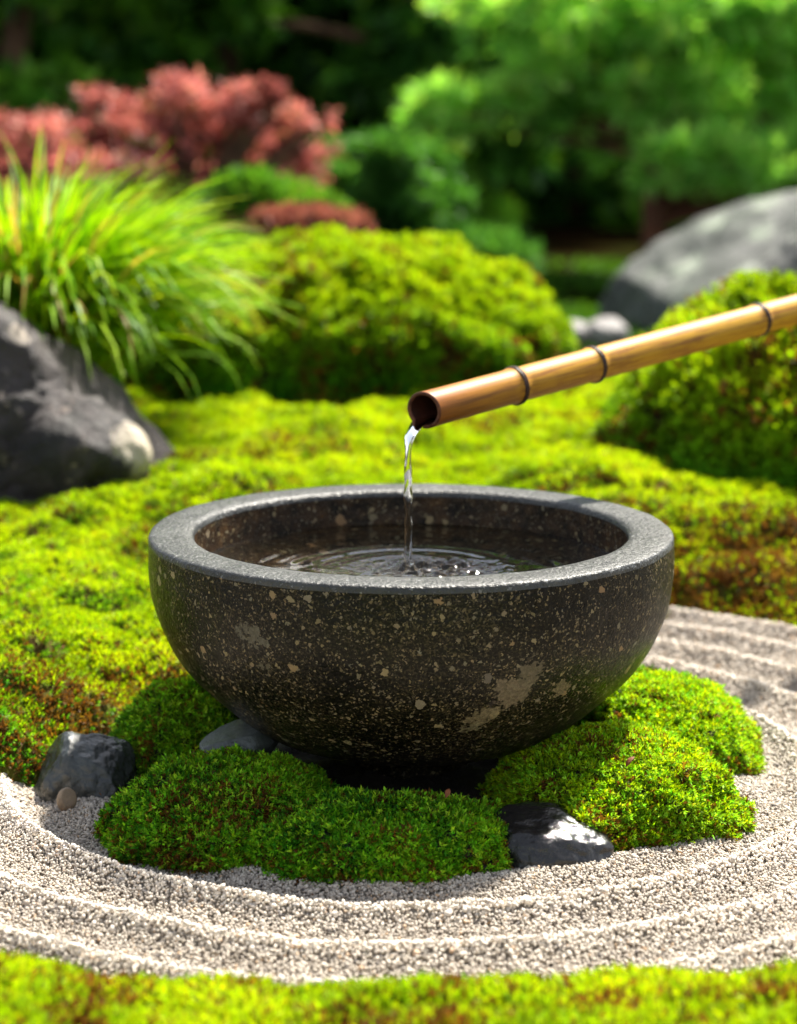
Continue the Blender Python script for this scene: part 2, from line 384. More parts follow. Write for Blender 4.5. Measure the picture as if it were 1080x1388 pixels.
# ------------------------------------------------------------------ setting: terrain
BX = 0.012                                   # basin axis x
XB = np.array([-6, -1.2, -.52, -.40, -.335, -.28, -.20, -.05, .12, .26, .36, .52, .9, 3, 8])
YB = np.array([-.12, -.10, -.07, -.085, -.02, .07, .16, .36, .52, .60, .61, .535, .42, .1, -.5])
def lawn_edge(x): return np.interp(x, XB, YB)
def lawn_h(x, y):
    e = y - lawn_edge(x)
    p = P2(x, y)
    e = e + .02 * perlin(p * 9)
    top = .088 + .030 * fbm(p * 2.6 + 3.3, 2) + .05 * smooth(.3, 1.8, y)
    top = top + .052 * np.exp(-(((x + .27) / .13) ** 2 + ((y - .82) / .12) ** 2)) + .030 * np.exp(-(((x - .30) / .22) ** 2 + ((y - .88) / .12) ** 2)) - .03 * smooth(.25, .6, x) * smooth(.75, .9, y)
    top = top - .022 * np.exp(-(((x + .32) / .22) ** 2 + ((y - .12) / .09) ** 2))
    h = top * (1 - np.exp(-np.maximum(e, 0) / np.where(x < -.1, .055, .085)))
    h = h + (.042 * billow(p * 7.0, 2) - .010 + .006 * perlin(p * 40)) * smooth(0, .06, e)
    far = smooth(2.7, 2.2, y)
    return np.where(e > 0, h, -.03) * far - .02 * (1 - far)
def fore_h(x, y):
    p = P2(x, y)
    crest = np.interp(x, [-.6, -.27, -.17, 0, .15, .265, .6], [.096, .092, .066, .069, .074, .086, .092]) - .008
    e = -.585 + .012 * perlin(p * 12) - y
    return np.where(e > 0, crest * (1 - np.exp(-np.maximum(e, 0) / .045)) + (.016 * billow(p * 14, 2) - .004) * smooth(0, .05, e), -.02)
def h_normal(fn, x, y, e=.004):
    hx = (fn(x + e, y) - fn(x - e, y)) / (2 * e); hy = (fn(x, y + e) - fn(x, y - e)) / (2 * e)
    return norm(np.stack([-hx, -hy, np.ones_like(hx)], 1))
def sheet(name, fn, x0, x1, y0, y1, step, m):
    xs = np.arange(x0, x1 + step, step); ys = np.arange(y0, y1 + step, step)
    X, Y = np.meshgrid(xs, ys, indexing='ij'); Z = fn(X.ravel(), Y.ravel())
    return mesh_np(name, np.stack([X.ravel(), Y.ravel(), Z], 1), grid_faces(len(xs), len(ys)), m, smooth_sh=True)

# woodland floor reaching the horizon
gx = np.concatenate([-np.geomspace(150, 4, 20), np.linspace(-3.5, 3.5, 30), np.geomspace(4, 150, 20)])
gy = np.concatenate([[-60, -20, -8, -4, -3], np.linspace(-2.5, 20, 90), np.geomspace(21, 220, 16)])
GX, GY = np.meshgrid(gx, gy, indexing='ij'); gp = P2(GX.ravel(), GY.ravel())
gz = -.035 + .02 * fbm(gp * .9, 2) * smooth(2.5, 4, GY.ravel()) + .0 * GX.ravel()
tag(mesh_np("ground", np.stack([GX.ravel(), GY.ravel(), gz], 1), grid_faces(len(gx), len(gy)), M_ground, smooth_sh=True),
    "dark woodland floor under the trees behind the garden", "ground", kind="structure")
tag(sheet("moss_lawn", lawn_h, -1.7, 1.9, -.16, 2.75, .012, M_mossbase), "undulating bank of earth carpeted in moss behind the basin", "moss bank", kind="structure")
tag(sheet("moss_verge", fore_h, -.9, .9, -1.35, -.54, .01, M_mossbase), "low earth verge under moss along the near edge of the gravel", "moss verge", kind="structure")

RING0, RSTEP = .398, .0785
def gravel_h(x, y):
    p = P2(x, y)
    r = np.hypot(x - BX, y) + .006 * perlin(p * 3.2)
    k = np.round((r - RING0) / RSTEP); k = np.maximum(k, 0); dr = r - RING0 - k * RSTEP
    amp = .0140 * (1 + .2 * perlin(p * 7 + 4))
    h = amp * np.exp(-(np.abs(dr) / .0082) ** 1.4) + .0035 * np.cos(dr / RSTEP * 2 * np.pi)
    h = h + .004 * smooth(.40, .27, r)
    return h + .0015 * perlin(p * 45)
tag(sheet("gravel_bed", lambda x, y: gravel_h(x, y) - .003, -1.3, 1.4, -.70, .80, .006, M_gravelbase), "bed of pale raked gravel in rings round the basin", "gravel bed", kind="structure")
def soil_h(x, y):
    r = np.hypot(x - BX, y); p = P2(x, y)
    return .012 + .006 * fbm(p * 30, 2) - .05 * smooth(.26, .33, r + .02 * perlin(p * 8))
tag(sheet("soil_patch", soil_h, -.33, .36, -.34, .34, .006, M_soil), "dark damp soil in the gaps between the moss mounds", "soil", kind="structure")

# ------------------------------------------------------------------ gravel grains (uncountable)
def build_gravel():
    rg = np.random.default_rng(21)
    n = 780000
    x = rg.uniform(-.62, .75, n); y = rg.uniform(-.66, .72, n)
    r = np.hypot(x - BX, y)
    keep = (r > .27) & (y < lawn_edge(x) + .035) & (y > -.66) & (np.abs(x - 0.0) < .19 * (y + 2) * 1.04 + .14)
    x, y = x[keep], y[keep]
    depth = y + 2
    keep = rg.uniform(0, 1, len(x)) < np.clip(1.25 - .25 * (depth - 1.5), .55, 1)
    x, y = x[keep], y[keep]; n = len(x)
    z = gravel_h(x, y) + rg.uniform(-.0015, .0012, n)
    s = rg.lognormal(math.log(.00128), .28, n) * (1 + .18 * np.clip(y + .2, 0, 1)); s = np.clip(s, .0009, .0038)
    V0, F0 = ico(0)
    an = rg.uniform(.65, 1.2, (n, 1, 3))
    q = norm(rg.normal(size=(n, 4))); a, b, c, d = q.T
    Rm = np.stack([1 - 2 * (c * c + d * d), 2 * (b * c - a * d), 2 * (b * d + a * c), 2 * (b * c + a * d), 1 - 2 * (b * b + d * d), 2 * (c * d - a * b), 2 * (b * d - a * c), 2 * (c * d + a * b), 1 - 2 * (b * b + c * c)], -1).reshape(n, 3, 3)
    L = V0[None] * an * rg.uniform(.78, 1.15, (n, 12, 1))
    V = np.einsum('nij,nkj->nki', Rm, L) * s[:, None, None] + np.stack([x, y, z], 1)[:, None]
    F = (F0[None] + (np.arange(n) * 12)[:, None, None]).reshape(-1, 3)
    t = rg.uniform(0, 1, n)
    col = pick([(.21, .178, .142), (.31, .265, .217), (.39, .34, .282), (.45, .395, .325), (.53, .475, .40)], t ** .9)
    odd = rg.uniform(0, 1, n)
    col[odd < .04] = (.10, .085, .075); col[(odd > .04) & (odd < .07)] = (.42, .29, .18)
    # grain colour brightened along the raked crests to paint in their sunlit lines
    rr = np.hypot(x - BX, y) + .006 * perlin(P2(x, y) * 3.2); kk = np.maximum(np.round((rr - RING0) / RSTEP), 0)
    crest_sun = np.exp(-((rr - RING0 - kk * RSTEP) / .010) ** 2)[:, None]  # weight of the painted sunlight, strongest on each crest
    col = col * (1 + .45 * crest_sun) + .13 * crest_sun
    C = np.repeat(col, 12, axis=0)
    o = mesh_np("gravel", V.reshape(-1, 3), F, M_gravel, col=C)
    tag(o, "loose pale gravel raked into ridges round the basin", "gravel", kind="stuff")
build_gravel()

# ------------------------------------------------------------------ moss carpets (uncountable)
PAL_BRIGHT = [(.19, .31, .002), (.29, .44, .002), (.39, .53, .003), (.48, .58, .006)]
PAL_GREEN = [(.016, .10, .006), (.045, .22, .010), (.09, .34, .012), (.18, .44, .012)]
PAL_BROWN = [(.09, .035, .010), (.17, .075, .014), (.22, .13, .016)]
def moss_colour(p, nz, rg, bright, brown):
    """shoot colours: bright / green share and brown share given as 0..1 arrays"""
    n = len(p)
    t = np.clip(.5 + .55 * fbm(p * 11, 2) + rg.normal(0, .16, n), 0, 1)
    cb, cg, cr = pick(PAL_BRIGHT, t), pick(PAL_GREEN, t), pick(PAL_BROWN, np.clip(t + rg.normal(0, .2, n), 0, 1))
    u = np.clip(bright + .25 * perlin(p * 6 + 2) + rg.normal(0, .12, n), 0, 1)[:, None]
    col = cg * (1 - u) + cb * u
    m = rg.uniform(0, 1, n) < brown
    col[m] = cr[m]
    return col
def carpet(name, fn, x0, x1, y0, y1, n, size, keepfn, brownfn, brightfn, label, seed):
    rg = np.random.default_rng(seed)
    x = rg.uniform(x0, x1, n); y = rg.uniform(y0, y1, n)
    k = keepfn(x, y, rg); x, y = x[k], y[k]
    z = fn(x, y); k = z > -.005; x, y, z = x[k], y[k], z[k]
    N = h_normal(fn, x, y); p = np.stack([x, y, z], 1)
    s = size(y)
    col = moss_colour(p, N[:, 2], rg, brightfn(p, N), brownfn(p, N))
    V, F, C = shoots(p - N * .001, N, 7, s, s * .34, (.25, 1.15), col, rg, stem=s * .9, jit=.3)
    o = mesh_np(name, V, F, M_moss, col=C); print(name, len(x), "shoots")
    tag(o, label, "moss", kind="stuff")
def lawn_size(y): return .0056 * (1 + .42 * np.clip(y, 0, 3))
def lawn_keep(x, y, rg):
    d = y + 2
    inside = (np.abs(x) < .195 * d + .22)
    hid = (np.hypot(x - BX, y) < .2)
    return inside & ~hid & (y > lawn_edge(x) - .03) & (rg.uniform(0, 1, len(x)) < (lawn_size(np.zeros(1)) / lawn_size(y)) ** 2)
def lawn_brown(p, N):
    n1 = fbm(p * 5.5 + 8, 3)
    b = .03 + .42 * smooth(.2, .6, n1)
    slope = smooth(.86, .62, N[:, 2]) * (N[:, 1] < 0)
    b = b + .40 * slope
    x, y = p[:, 0], p[:, 1]
    b = b + .8 * np.exp(-(((x + .29) / .13) ** 2 + ((y - .085) / .07) ** 2))
    b = b + .75 * np.exp(-(((x - .50) / .22) ** 2 + ((y - .66) / .11) ** 2))
    b = b + .18 * np.exp(-(((x + .42) / .12) ** 2 + ((y + .02) / .06) ** 2))
    b = b * (1 - .85 * np.exp(-(((x + .36) / .3) ** 2 + ((y - .42) / .24) ** 2)))
    return np.clip(b, .015, .85)
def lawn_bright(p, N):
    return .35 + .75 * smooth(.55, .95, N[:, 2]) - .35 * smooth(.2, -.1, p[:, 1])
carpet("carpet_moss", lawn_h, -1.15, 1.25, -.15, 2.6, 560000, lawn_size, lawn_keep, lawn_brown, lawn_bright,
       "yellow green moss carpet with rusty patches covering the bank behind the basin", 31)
carpet("verge_moss", fore_h, -.52, .52, -1.1, -.54, 42000, lambda y: np.full_like(y, .0080), lambda x, y, rg: np.abs(x) < .19 * (y + 2) + .2,
       lambda p, N: np.clip(.14 + .7 * smooth(.1, .5, fbm(p * 13 + 4, 2)), .02, .75), lambda p, N: np.full(len(p), .95),
       "blurred strip of yellow green moss along the bottom edge of the garden", 32)

# ------------------------------------------------------------------ stone basin
ZR = .247; RO = .2565; RI = .2105
outer = spline([(.002, .006), (.035, .0062), (.056, .008), (.059, .020), (.066, .0345), (.100, .0400), (.138, .0495), (.164, .0635), (.193, .0870), (.2295, .1250), (.2495, .166), (.2566, .202), (.2575, .225), (.2572, .240)], 90)
rimp = np.array([(.2572, .240), (.2571, .2445), (.2560, .2463), (.2535, .2470), (.242, .2472), (.232, .2472), (.222, .2471), (.2155, .2466), (.2128, .2452), (.2115, .2430), (.2110, .240)])
inner = spline([(.2110, .240), (.2100, .220), (.206, .185), (.19, .148), (.15, .114), (.09, .095), (.002, .091)], 50)
outer[:, 0] *= .99; rimp[:, 0] = np.where(rimp[:, 0] > .23, rimp[:, 0] * .99, rimp[:, 0])
basin = thing("stone_basin", "round dark speckled stone water basin sitting among the moss mounds", "stone basin", (BX, 0, 0))
Vo, Fo = lathe(outer, 300, wob=.006); Vi, Fi = lathe(inner, 300, wob=.004)
mesh_np("bowl", *join([(Vo, Fo)]), M_basin, basin, smooth_sh=True)
tag(mesh_np("rim", *lathe(rimp, 300, wob=.005), M_rim, basin, smooth_sh=True), "grey roughly dressed flat rim")
mesh_np("inner_wall", Vi, Fi, M_basin_in, basin, smooth_sh=True)

# ------------------------------------------------------------------ bamboo spout
Pm = at(575, 556, .040); Pe = at(1080, 419, .40)
ax = norm(Pe - Pm); zl = ax; xl = norm(np.cross([0, 0, 1], zl)); yl = np.cross(zl, xl)   # local z along the pole, y up
MW = Matrix(((xl[0], yl[0], zl[0], Pm[0]), (xl[1], yl[1], zl[1], Pm[1]), (xl[2], yl[2], zl[2], Pm[2]), (0, 0, 0, 1)))
spout = bpy.data.objects.new("bamboo_spout", None); spout.empty_display_size = .05; COL.objects.link(spout); spout.matrix_world = MW
tag(spout, "tan bamboo pole spout with dark node rings pouring water over the basin", "bamboo spout")
LEN = 1.5
def s_at(px):
    best = min(np.linspace(0, LEN, 3000), key=lambda s: abs(((Pm + ax * s)[0]) / (((Pm + ax * s)[1] + 2) * math.cos(PITCH) + (CZ - (Pm + ax * s)[2]) * math.sin(PITCH)) * F_PX + 540 - px)); return float(best)
nodes = [s_at(697), s_at(803), s_at(1026)]
while nodes[-1] < LEN - .22: nodes.append(nodes[-1] + .21)
R0, R1 = .0182, .0168
def pole_r(s):
    r = R0 + (R1 - R0) * np.clip(s / .6, 0, 1.2)
    for nd in nodes: r = r + .0015 * np.exp(-((s - nd) / .006) ** 2) - .0004 * np.exp(-((s - nd - .010) / .006) ** 2)
    return r + .0005 * np.exp(-s / .01)
ss = np.unique(np.concatenate([np.linspace(0, LEN, 260)] + [np.linspace(nd - .02, nd + .02, 41) for nd in nodes]))
def cut(V, amount):
    """tilt the mouth a little so the open end looks towards the viewer"""
    k = np.exp(-np.maximum(V[:, 2], 0) / .03)
    V[:, 2] += amount * V[:, 0] * k; return V
Vp, Fp = lathe(np.stack([pole_r(ss), ss], 1), 64); Vp = cut(Vp, -.30)
mesh_np("culm", Vp, Fp[:, ::-1], M_bamboo, spout, smooth_sh=True)
RB = .0150
lp = np.array([(R0 + .0005, 0.0), (R0 + .0002, -.0007), (R0 - .0006, -.0011), (RB + .0008, -.0011), (RB + .0002, -.0006), (RB, .0004)])
Vl, Fl = lathe(lp[::-1], 64); mesh_np("mouth", cut(Vl, -.30), Fl[:, ::-1], M_lip, spout, smooth_sh=True)
bp = np.array([(RB, .0004), (RB, .01), (RB, .04), (RB - .0005, .12), (RB - .001, .16), (.0005, .162)])
Vb, Fb = lathe(bp, 64); mesh_np("bore", cut(Vb, -.30), Fb, M_bore, spout, smooth_sh=True)
for nd in nodes:
    r = float(pole_r(np.array([nd]))[0])
    pr = [(r - .0008, nd - .0030), (r + .0006, nd - .0024), (r + .0011, nd - .0012), (r + .0006, nd - .0001), (r + .0002, nd + .0004), (r + .0011, nd + .0010), (r + .0010, nd + .0022), (r - .0006, nd + .0032)]
    V, F = lathe(pr, 64); mesh_np("node_ring", V, F[:, ::-1], M_node, spout, smooth_sh=True)

# ------------------------------------------------------------------ water
ZW = .209
land = at(553, 771, 0.0); tL = (CZ - ZW) / (CZ - land[2]); land = np.array([0, -2, CZ]) + (land - np.array([0, -2, CZ])) * tL
lx, ly = land[0], land[1]
def water_z(x, y):
    d = np.hypot(x - lx, y - ly); p = P2(x, y)
    rr = d + .004 * perlin(p * 25)
    z = .0009 * np.exp(-d / .075) * np.sin(rr * 2 * np.pi / .0185) + .0006 * np.exp(-d / .16) * np.sin(rr * 2 * np.pi / .031 + 1)
    z = z + (.0100 * perlin(p * np.array([52, 74, 1])) + .0046 * perlin(p * 140)) * np.exp(-(((x - lx - .022) / .052) ** 2 + ((y - ly) / .036) ** 2)) + .0011 * perlin(p * 42 + 3) * np.exp(-(d / .07) ** 2)
    z = z + .004 * np.exp(-(d / .007) ** 2)
    z = z + .00025 * perlin(p * 20)
    rb = np.hypot(x - BX, y); z = z + .0016 * smooth(.2055, .2095, rb)
    return z + ZW
nr, na = 230, 360
rr_ = np.linspace(.0008, .2112, nr); th = np.linspace(0, 2 * np.pi, na, endpoint=False)
X = (BX + rr_[:, None] * np.cos(th)).ravel(); Y = (rr_[:, None] * np.sin(th)).ravel()
Vs = np.stack([X, Y, water_z(X, Y)], 1)
hull = np.array([(.2112, ZW - .012), (.208, .185), (.1925, .146), (.152, .112), (.092, .093), (.0008, .089)])
Vh, Fh = lathe(hull, na, BX, 0)
Ftop = grid_faces(nr, na, True)
n0 = len(Vs); ring = (nr - 1) * na; j = np.arange(na); j2 = (j + 1) % na
Fside = np.stack([ring + j, n0 + j, n0 + j2, ring + j2], 1)
o = mesh_np("basin_water", np.concatenate([Vs, Vh]), np.concatenate([Ftop, Fside, Fh[:, ::-1] + n0]), M_water, smooth_sh=True)
tag(o, "clear rippling water filling the stone basin, splashed where the stream lands", "water")

lipb = Pm + (xl * .42 - yl * .90) * (RB - .0020) - ax * .3 * .42 * RB
path = [lipb + ax * .06, lipb + ax * .03, lipb + ax * .010, lipb + ax * .001]
drop = lipb[2] - ZW
dirh = norm(np.array([-ax[0], -ax[1], 0.0]))
fx = np.array([lx, ly]) - lipb[:2]
for fall in np.concatenate([[.0015, .004, .008, .014, .022], np.linspace(.032, drop + .006, 22)]):
    k = 1 - math.exp(-fall / .005); path.append(np.array([lipb[0] + fx[0] * k, lipb[1] + fx[1] * k, lipb[2] - fall]))
path = spline(path, 220)
tt = norm(np.gradient(path, axis=0)); nseg = 28
sd = norm(np.cross(tt, np.array([.64, -.77, 0.0]) * -1 + 0 * tt)); sd[np.isnan(sd)] = 0
u = norm(np.array([.79, -.61, 0.0])[None] - tt * (tt @ np.array([.79, -.61, 0.0]))[:, None]); v = np.cross(tt, u)
fallz = np.clip(lipb[2] - path[:, 2], 0, None)
inside = fallz < .0012
wa = np.where(inside, .0088, .0040 + .0032 * np.exp(-fallz / .020) + .0006 * np.sin(fallz * 210)); wb = np.where(inside, .0022, .0030 + .0004 * np.sin(fallz * 170 + 1))
wa = np.convolve(np.pad(wa, 6, mode='edge'), np.ones(13) / 13, 'valid'); wb = np.convolve(np.pad(wb, 6, mode='edge'), np.ones(13) / 13, 'valid')
tw = np.where(inside, 0, fallz * 34)
th = np.linspace(0, 2 * np.pi, nseg, endpoint=False)
ca, sa = np.cos(th)[None], np.sin(th)[None]
lump = 1 + .14 * np.sin(2 * th[None] + fallz[:, None] * 150) * smooth(.0, .02, fallz)[:, None]
lx_, ly_ = wa[:, None] * ca * lump, wb[:, None] * sa * lump
ct, st_ = np.cos(tw)[:, None], np.sin(tw)[:, None]
V = path[:, None] + (lx_ * ct - ly_ * st_)[..., None] * u[:, None] + (lx_ * st_ + ly_ * ct)[..., None] * v[:, None]
V = V + (.0006 * perlin(V.reshape(-1, 3) * np.array([160, 160, 60]))).reshape(V.shape[0], nseg, 1) * u[:, None]
F = grid_faces(len(path), nseg, True)
stream = mesh_np("water_stream", V.reshape(-1, 3), [F, np.arange(nseg)[None], (np.arange(nseg)[::-1] + (len(path) - 1) * nseg)[None]], M_stream, smooth_sh=True)
tag(stream, "thin twisting stream of clear water falling from the bamboo mouth", "water stream")

# ------------------------------------------------------------------ moss mounds round the basin
def bowl_r(z): return np.interp(z, outer[:, 1], outer[:, 0])
def mound(cx, cy, rx, ry, H, rot, label, seed, brightness, brown_lo, s=.0039, dens=185000, power=2.3):
    t = thing("moss_mound", label, "moss mound", (cx, cy, 0), "moss mounds round the basin")
    rg = np.random.default_rng(seed); cr, sr = math.cos(rot), math.sin(rot)
    def surf(d):
        q = np.abs(d) ** (2 / power) * np.sign(d); q = d / ((np.abs(d) ** power).sum(1, keepdims=True)) ** (1 / power)
        q = q * np.array([rx, ry, H])
        off = .15 * billow(d * 3.2 + seed, 3) + .12 * fbm(d * 1.6 + seed * 2, 2) - .03
        q = q * (1 + off - .05)[:, None]
        return np.stack([q[:, 0] * cr - q[:, 1] * sr + cx, q[:, 0] * sr + q[:, 1] * cr + cy, q[:, 2]], 1)
    V, Fc = ico(5)
    Vc = surf(V)
    mesh_np("soil_core", rel(Vc - np.array([0, 0, .002]), t), Fc, M_soil, t, smooth_sh=True)
    area = 2 * np.pi * ((rx * ry + rx * H + ry * H) / 3) * 1.3
    n = int(area * dens * 1.3); d = norm(rg.normal(size=(n, 3))); d[:, 2] = np.abs(d[:, 2]) - .04
    d = norm(d); P = surf(d)
    e = 1e-3; ta = norm(np.cross(d, rg.normal(size=(n, 3)))); tb = np.cross(d, ta)
    N = norm(np.cross(surf(norm(d + ta * e)) - P, surf(norm(d + tb * e)) - P)); N *= np.sign((N * (P - np.array([cx, cy, 0]))).sum(1))[:, None]
    k = (np.hypot(P[:, 0] - BX, P[:, 1]) > bowl_r(np.clip(P[:, 2], .0, .24)) - .006) & (P[:, 2] > -.002)
    P, N = P[k], N[k]
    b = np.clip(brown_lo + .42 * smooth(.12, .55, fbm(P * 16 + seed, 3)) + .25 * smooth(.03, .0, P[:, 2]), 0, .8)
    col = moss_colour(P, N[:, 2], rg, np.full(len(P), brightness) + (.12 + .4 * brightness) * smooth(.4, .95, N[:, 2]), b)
    ls = s * rg.uniform(.75, 1.3, len(P))
    tips = rg.uniform(0, 1, len(P)) < .13          # taller pale new shoots
    col[tips] = pick([(.14, .40, .012), (.26, .52, .02), (.36, .56, .03)], rg.uniform(0, 1, tips.sum())); ls[tips] *= 1.1; P = P + N * (.0016 * tips)[:, None]
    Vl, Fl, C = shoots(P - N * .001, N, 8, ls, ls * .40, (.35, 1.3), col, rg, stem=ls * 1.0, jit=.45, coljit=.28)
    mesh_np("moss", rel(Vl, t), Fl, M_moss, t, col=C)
    return t
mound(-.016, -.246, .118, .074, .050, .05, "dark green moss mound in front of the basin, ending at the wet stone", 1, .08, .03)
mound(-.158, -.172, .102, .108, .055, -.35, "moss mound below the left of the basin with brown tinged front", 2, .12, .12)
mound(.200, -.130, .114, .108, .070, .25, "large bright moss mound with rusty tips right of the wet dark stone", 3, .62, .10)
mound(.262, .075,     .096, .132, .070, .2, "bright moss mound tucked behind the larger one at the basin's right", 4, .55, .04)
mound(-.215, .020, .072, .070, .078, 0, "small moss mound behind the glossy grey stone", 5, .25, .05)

# ------------------------------------------------------------------ rocks
def rock(name, label, cat, loc, scale, planes, m, seed, rot=0.0, rough=.06, freq=2.0, sub=5, group=None, cutk=.93):
    rg = np.random.default_rng(seed); V, Fc = ico(sub); V = V.copy()
    for nx, ny, nz, dd in planes:
        nvec = norm(np.array([nx, ny, nz], float)); s = V @ nvec - dd
        V = V - np.maximum(s, 0)[:, None] * nvec[None] * cutk
    nn = norm(V)
    V = V * (1 + rough * fbm(V * freq + seed, 4) + rough * .5 * billow(V * freq * 2 + seed * 3, 3))[:, None]
    V = V * np.array(scale)
    c, s = math.cos(rot), math.sin(rot); V = np.stack([V[:, 0] * c - V[:, 1] * s, V[:, 0] * s + V[:, 1] * c, V[:, 2]], 1)
    o = mesh_np(name, V, Fc, m, smooth_sh=True); o.location = tuple(loc)
    return tag(o, label, cat, group)
# large mauve rock at the left edge: ridge falling to the right
def garden_rock():
    Y = 1.0; c = at(-60, 640, Y); c[2] = .12; V, Fc = ico(6); d = V.copy()
    def W(px, py, dy=0.0): return at(px, py, Y + dy) - c
    planes = []                                      # (point on the face, outward normal)
    for q, nn in ((W(-10, 402), (.10, -.15, 1)), (W(50, 462), (.66, .05, .75)), (W(112, 560), (.85, -.35, .4)), (W(20, 480, -.04), (.22, -.95, .22)), (W(60, 600, -.16), (.35, -.95, .02)), (W(-60, 600, .2), (0, 1, .3)), (W(-250, 600), (-1, 0, .3))):
        nn = norm(np.array(nn, float)); planes.append((float(q @ nn), nn))
    r = np.full(len(d), .6)
    for k, nn in planes:
        t = d @ nn; rk = np.where(t > 1e-3, k / np.maximum(t, 1e-3), 9); r = -np.log(np.exp(-60 * r) + np.exp(-60 * np.minimum(rk, 2))) / 60
    for q, rad in ((W(150, 625, -.02), .062), (W(95, 618, -.03), .08)):
        bq = d @ q; disc = bq * bq - (q @ q - rad * rad); rs = np.where(disc > 0, bq + np.sqrt(np.maximum(disc, 0)), 0); r = np.log(np.exp(70 * r) + np.exp(70 * np.where(rs > 0, rs, r - .2))) / 70
    V = d * r[:, None]
    V = V + d * (  .020 * fbm(V * 8, 5) + .030 * (billow(V * 7 + 3, 3) - .35) * smooth(.2, -.6, d[:, 1]))[:, None]
    M_rock_big = rock_mat('mauve_rock', (.050, .033, .034), (.008, .006, .0055), (.22, .17, .14), 6.0, (.5, .8), .03, 16, .2, patches=[(W(196, 606, -.06), .045, (.42, .36, .27)), (W(25, 455, -.02), .018, (.3, .25, .2)), (W(2, 620, -.1), .02, (.2, .2, .17))])
    o = mesh_np("garden_rock", V, Fc, M_rock_big, smooth_sh=True); o.location = tuple(c)
    tag(o, "large mauve grey rock with dark cracked face under the grass clump", "rock")
garden_rock()
b = at(1085, 400, 4.4)
rock("boulder", "big grey lichen spotted boulder behind the shrub at right", "rock", (b[0] - .005, 4.4, -.055), (.62, .5, .46),
     [(-.55, -.25, .80, .80), (.1, -.9, .4, .75), (-.9, -.2, .2, .88)], M_rock_far, 12, .1, .05, 1.7)
for i, (px, py, rr, lab) in enumerate(((778, 452, .048, "smaller pale stone lying at the boulder's left end"), (822, 452, .058, "larger pale stone lying against the boulder's foot"))):
    p = at(px, py, 3.6); rock("pale_stone", lab, "stone", (p[0], 3.6, p[2]), (rr, rr, rr * .75), [(0, -.5, .9, .8)], M_pale, 20 + i, 0, .08, 2, 4)
p = at(113, 1080, -.09)
rock("wet_stone", "glossy grey wet stone with a flat sloping top beside the left gravel", "stone", (p[0] + .002, -.055, .012), (.052, .048, .052),
     [(.25, -.45, .86, .62), (-.3, -.9, .25, .70), (.85, -.4, .3, .74), (-.85, -.2, .5, .74), (.1, .5, .85, .7)], M_rock_wet, 13, .15, .09, 1.6, cutk=.72)
p = at(738, 1180, -.27)
rock("wet_stone", "low dark wet stone between two moss mounds at the gravel's inner edge", "stone", (p[0], -.243, .004), (.063, .046, .043),
     [(-.15, -.35, .92, .66), (-.55, -.8, .25, .74), (.55, -.75, .4, .72), (.55, -.1, .85, .72)], M_rock_wet2, 14, -.1, .07, 1.5, cutk=.55)
p = at(90, 1080, -.118)
rock("pebble", "small tan pebble leaning on the foot of the glossy grey stone", "pebble", (p[0], -.117, .010), (.0095, .006, .012), [(.3, -.8, .4, .6)], M_pebble, 15, .3, .05, 1.5, 3)
p = at(318, 1006, -.09)
rock("stone_slab", "thin grey slate slab tilted under the basin between two moss mounds", "stone slab", (p[0] + .004, -.075, p[2] - .002), (.034, .05, .02),
     [(-.35, -.2, .92, .42), (.2, -.9, .3, .7)], M_slab, 16, -.4, .03, 2.0, 4)

# ------------------------------------------------------------------ shrubs, grass, trees
def blob_leaves(centres, radii, n, rg, gap=.0, nfreq=9.0, shell=.25, low=-.6, jit=.12):
    """points and outward normals through the outer part of a set of ellipsoids"""
    centres = np.asarray(centres, float); radii = np.asarray(radii, float)
    a = (radii[:, 0] * radii[:, 1] + radii[:, 0] * radii[:, 2] + radii[:, 1] * radii[:, 2]); a = a / a.sum()
    i = rg.choice(len(centres), n, p=a); d = norm(rg.normal(size=(n, 3))); k = d[:, 2] > low; i, d = i[k], d[k]
    rad = 1 - shell * rg.uniform(0, 1, len(d)) ** 1.6
    P = centres[i] + d * radii[i] * (rad + .13 * fbm(d * 3 + i[:, None] * 5.1, 2))[:, None]
    P = P + rg.normal(0, jit, P.shape) * radii[i]
    N = norm(d / radii[i])
    if gap > 0:
        k = fbm(P * nfreq, 2) > -1 + gap; P, N = P[k], N[k]
    inside = np.zeros(len(P), bool)
    for c, r in zip(centres, radii): inside |= (((P - c) / r) ** 2).sum(1) < .5
    return P[~inside], N[~inside]

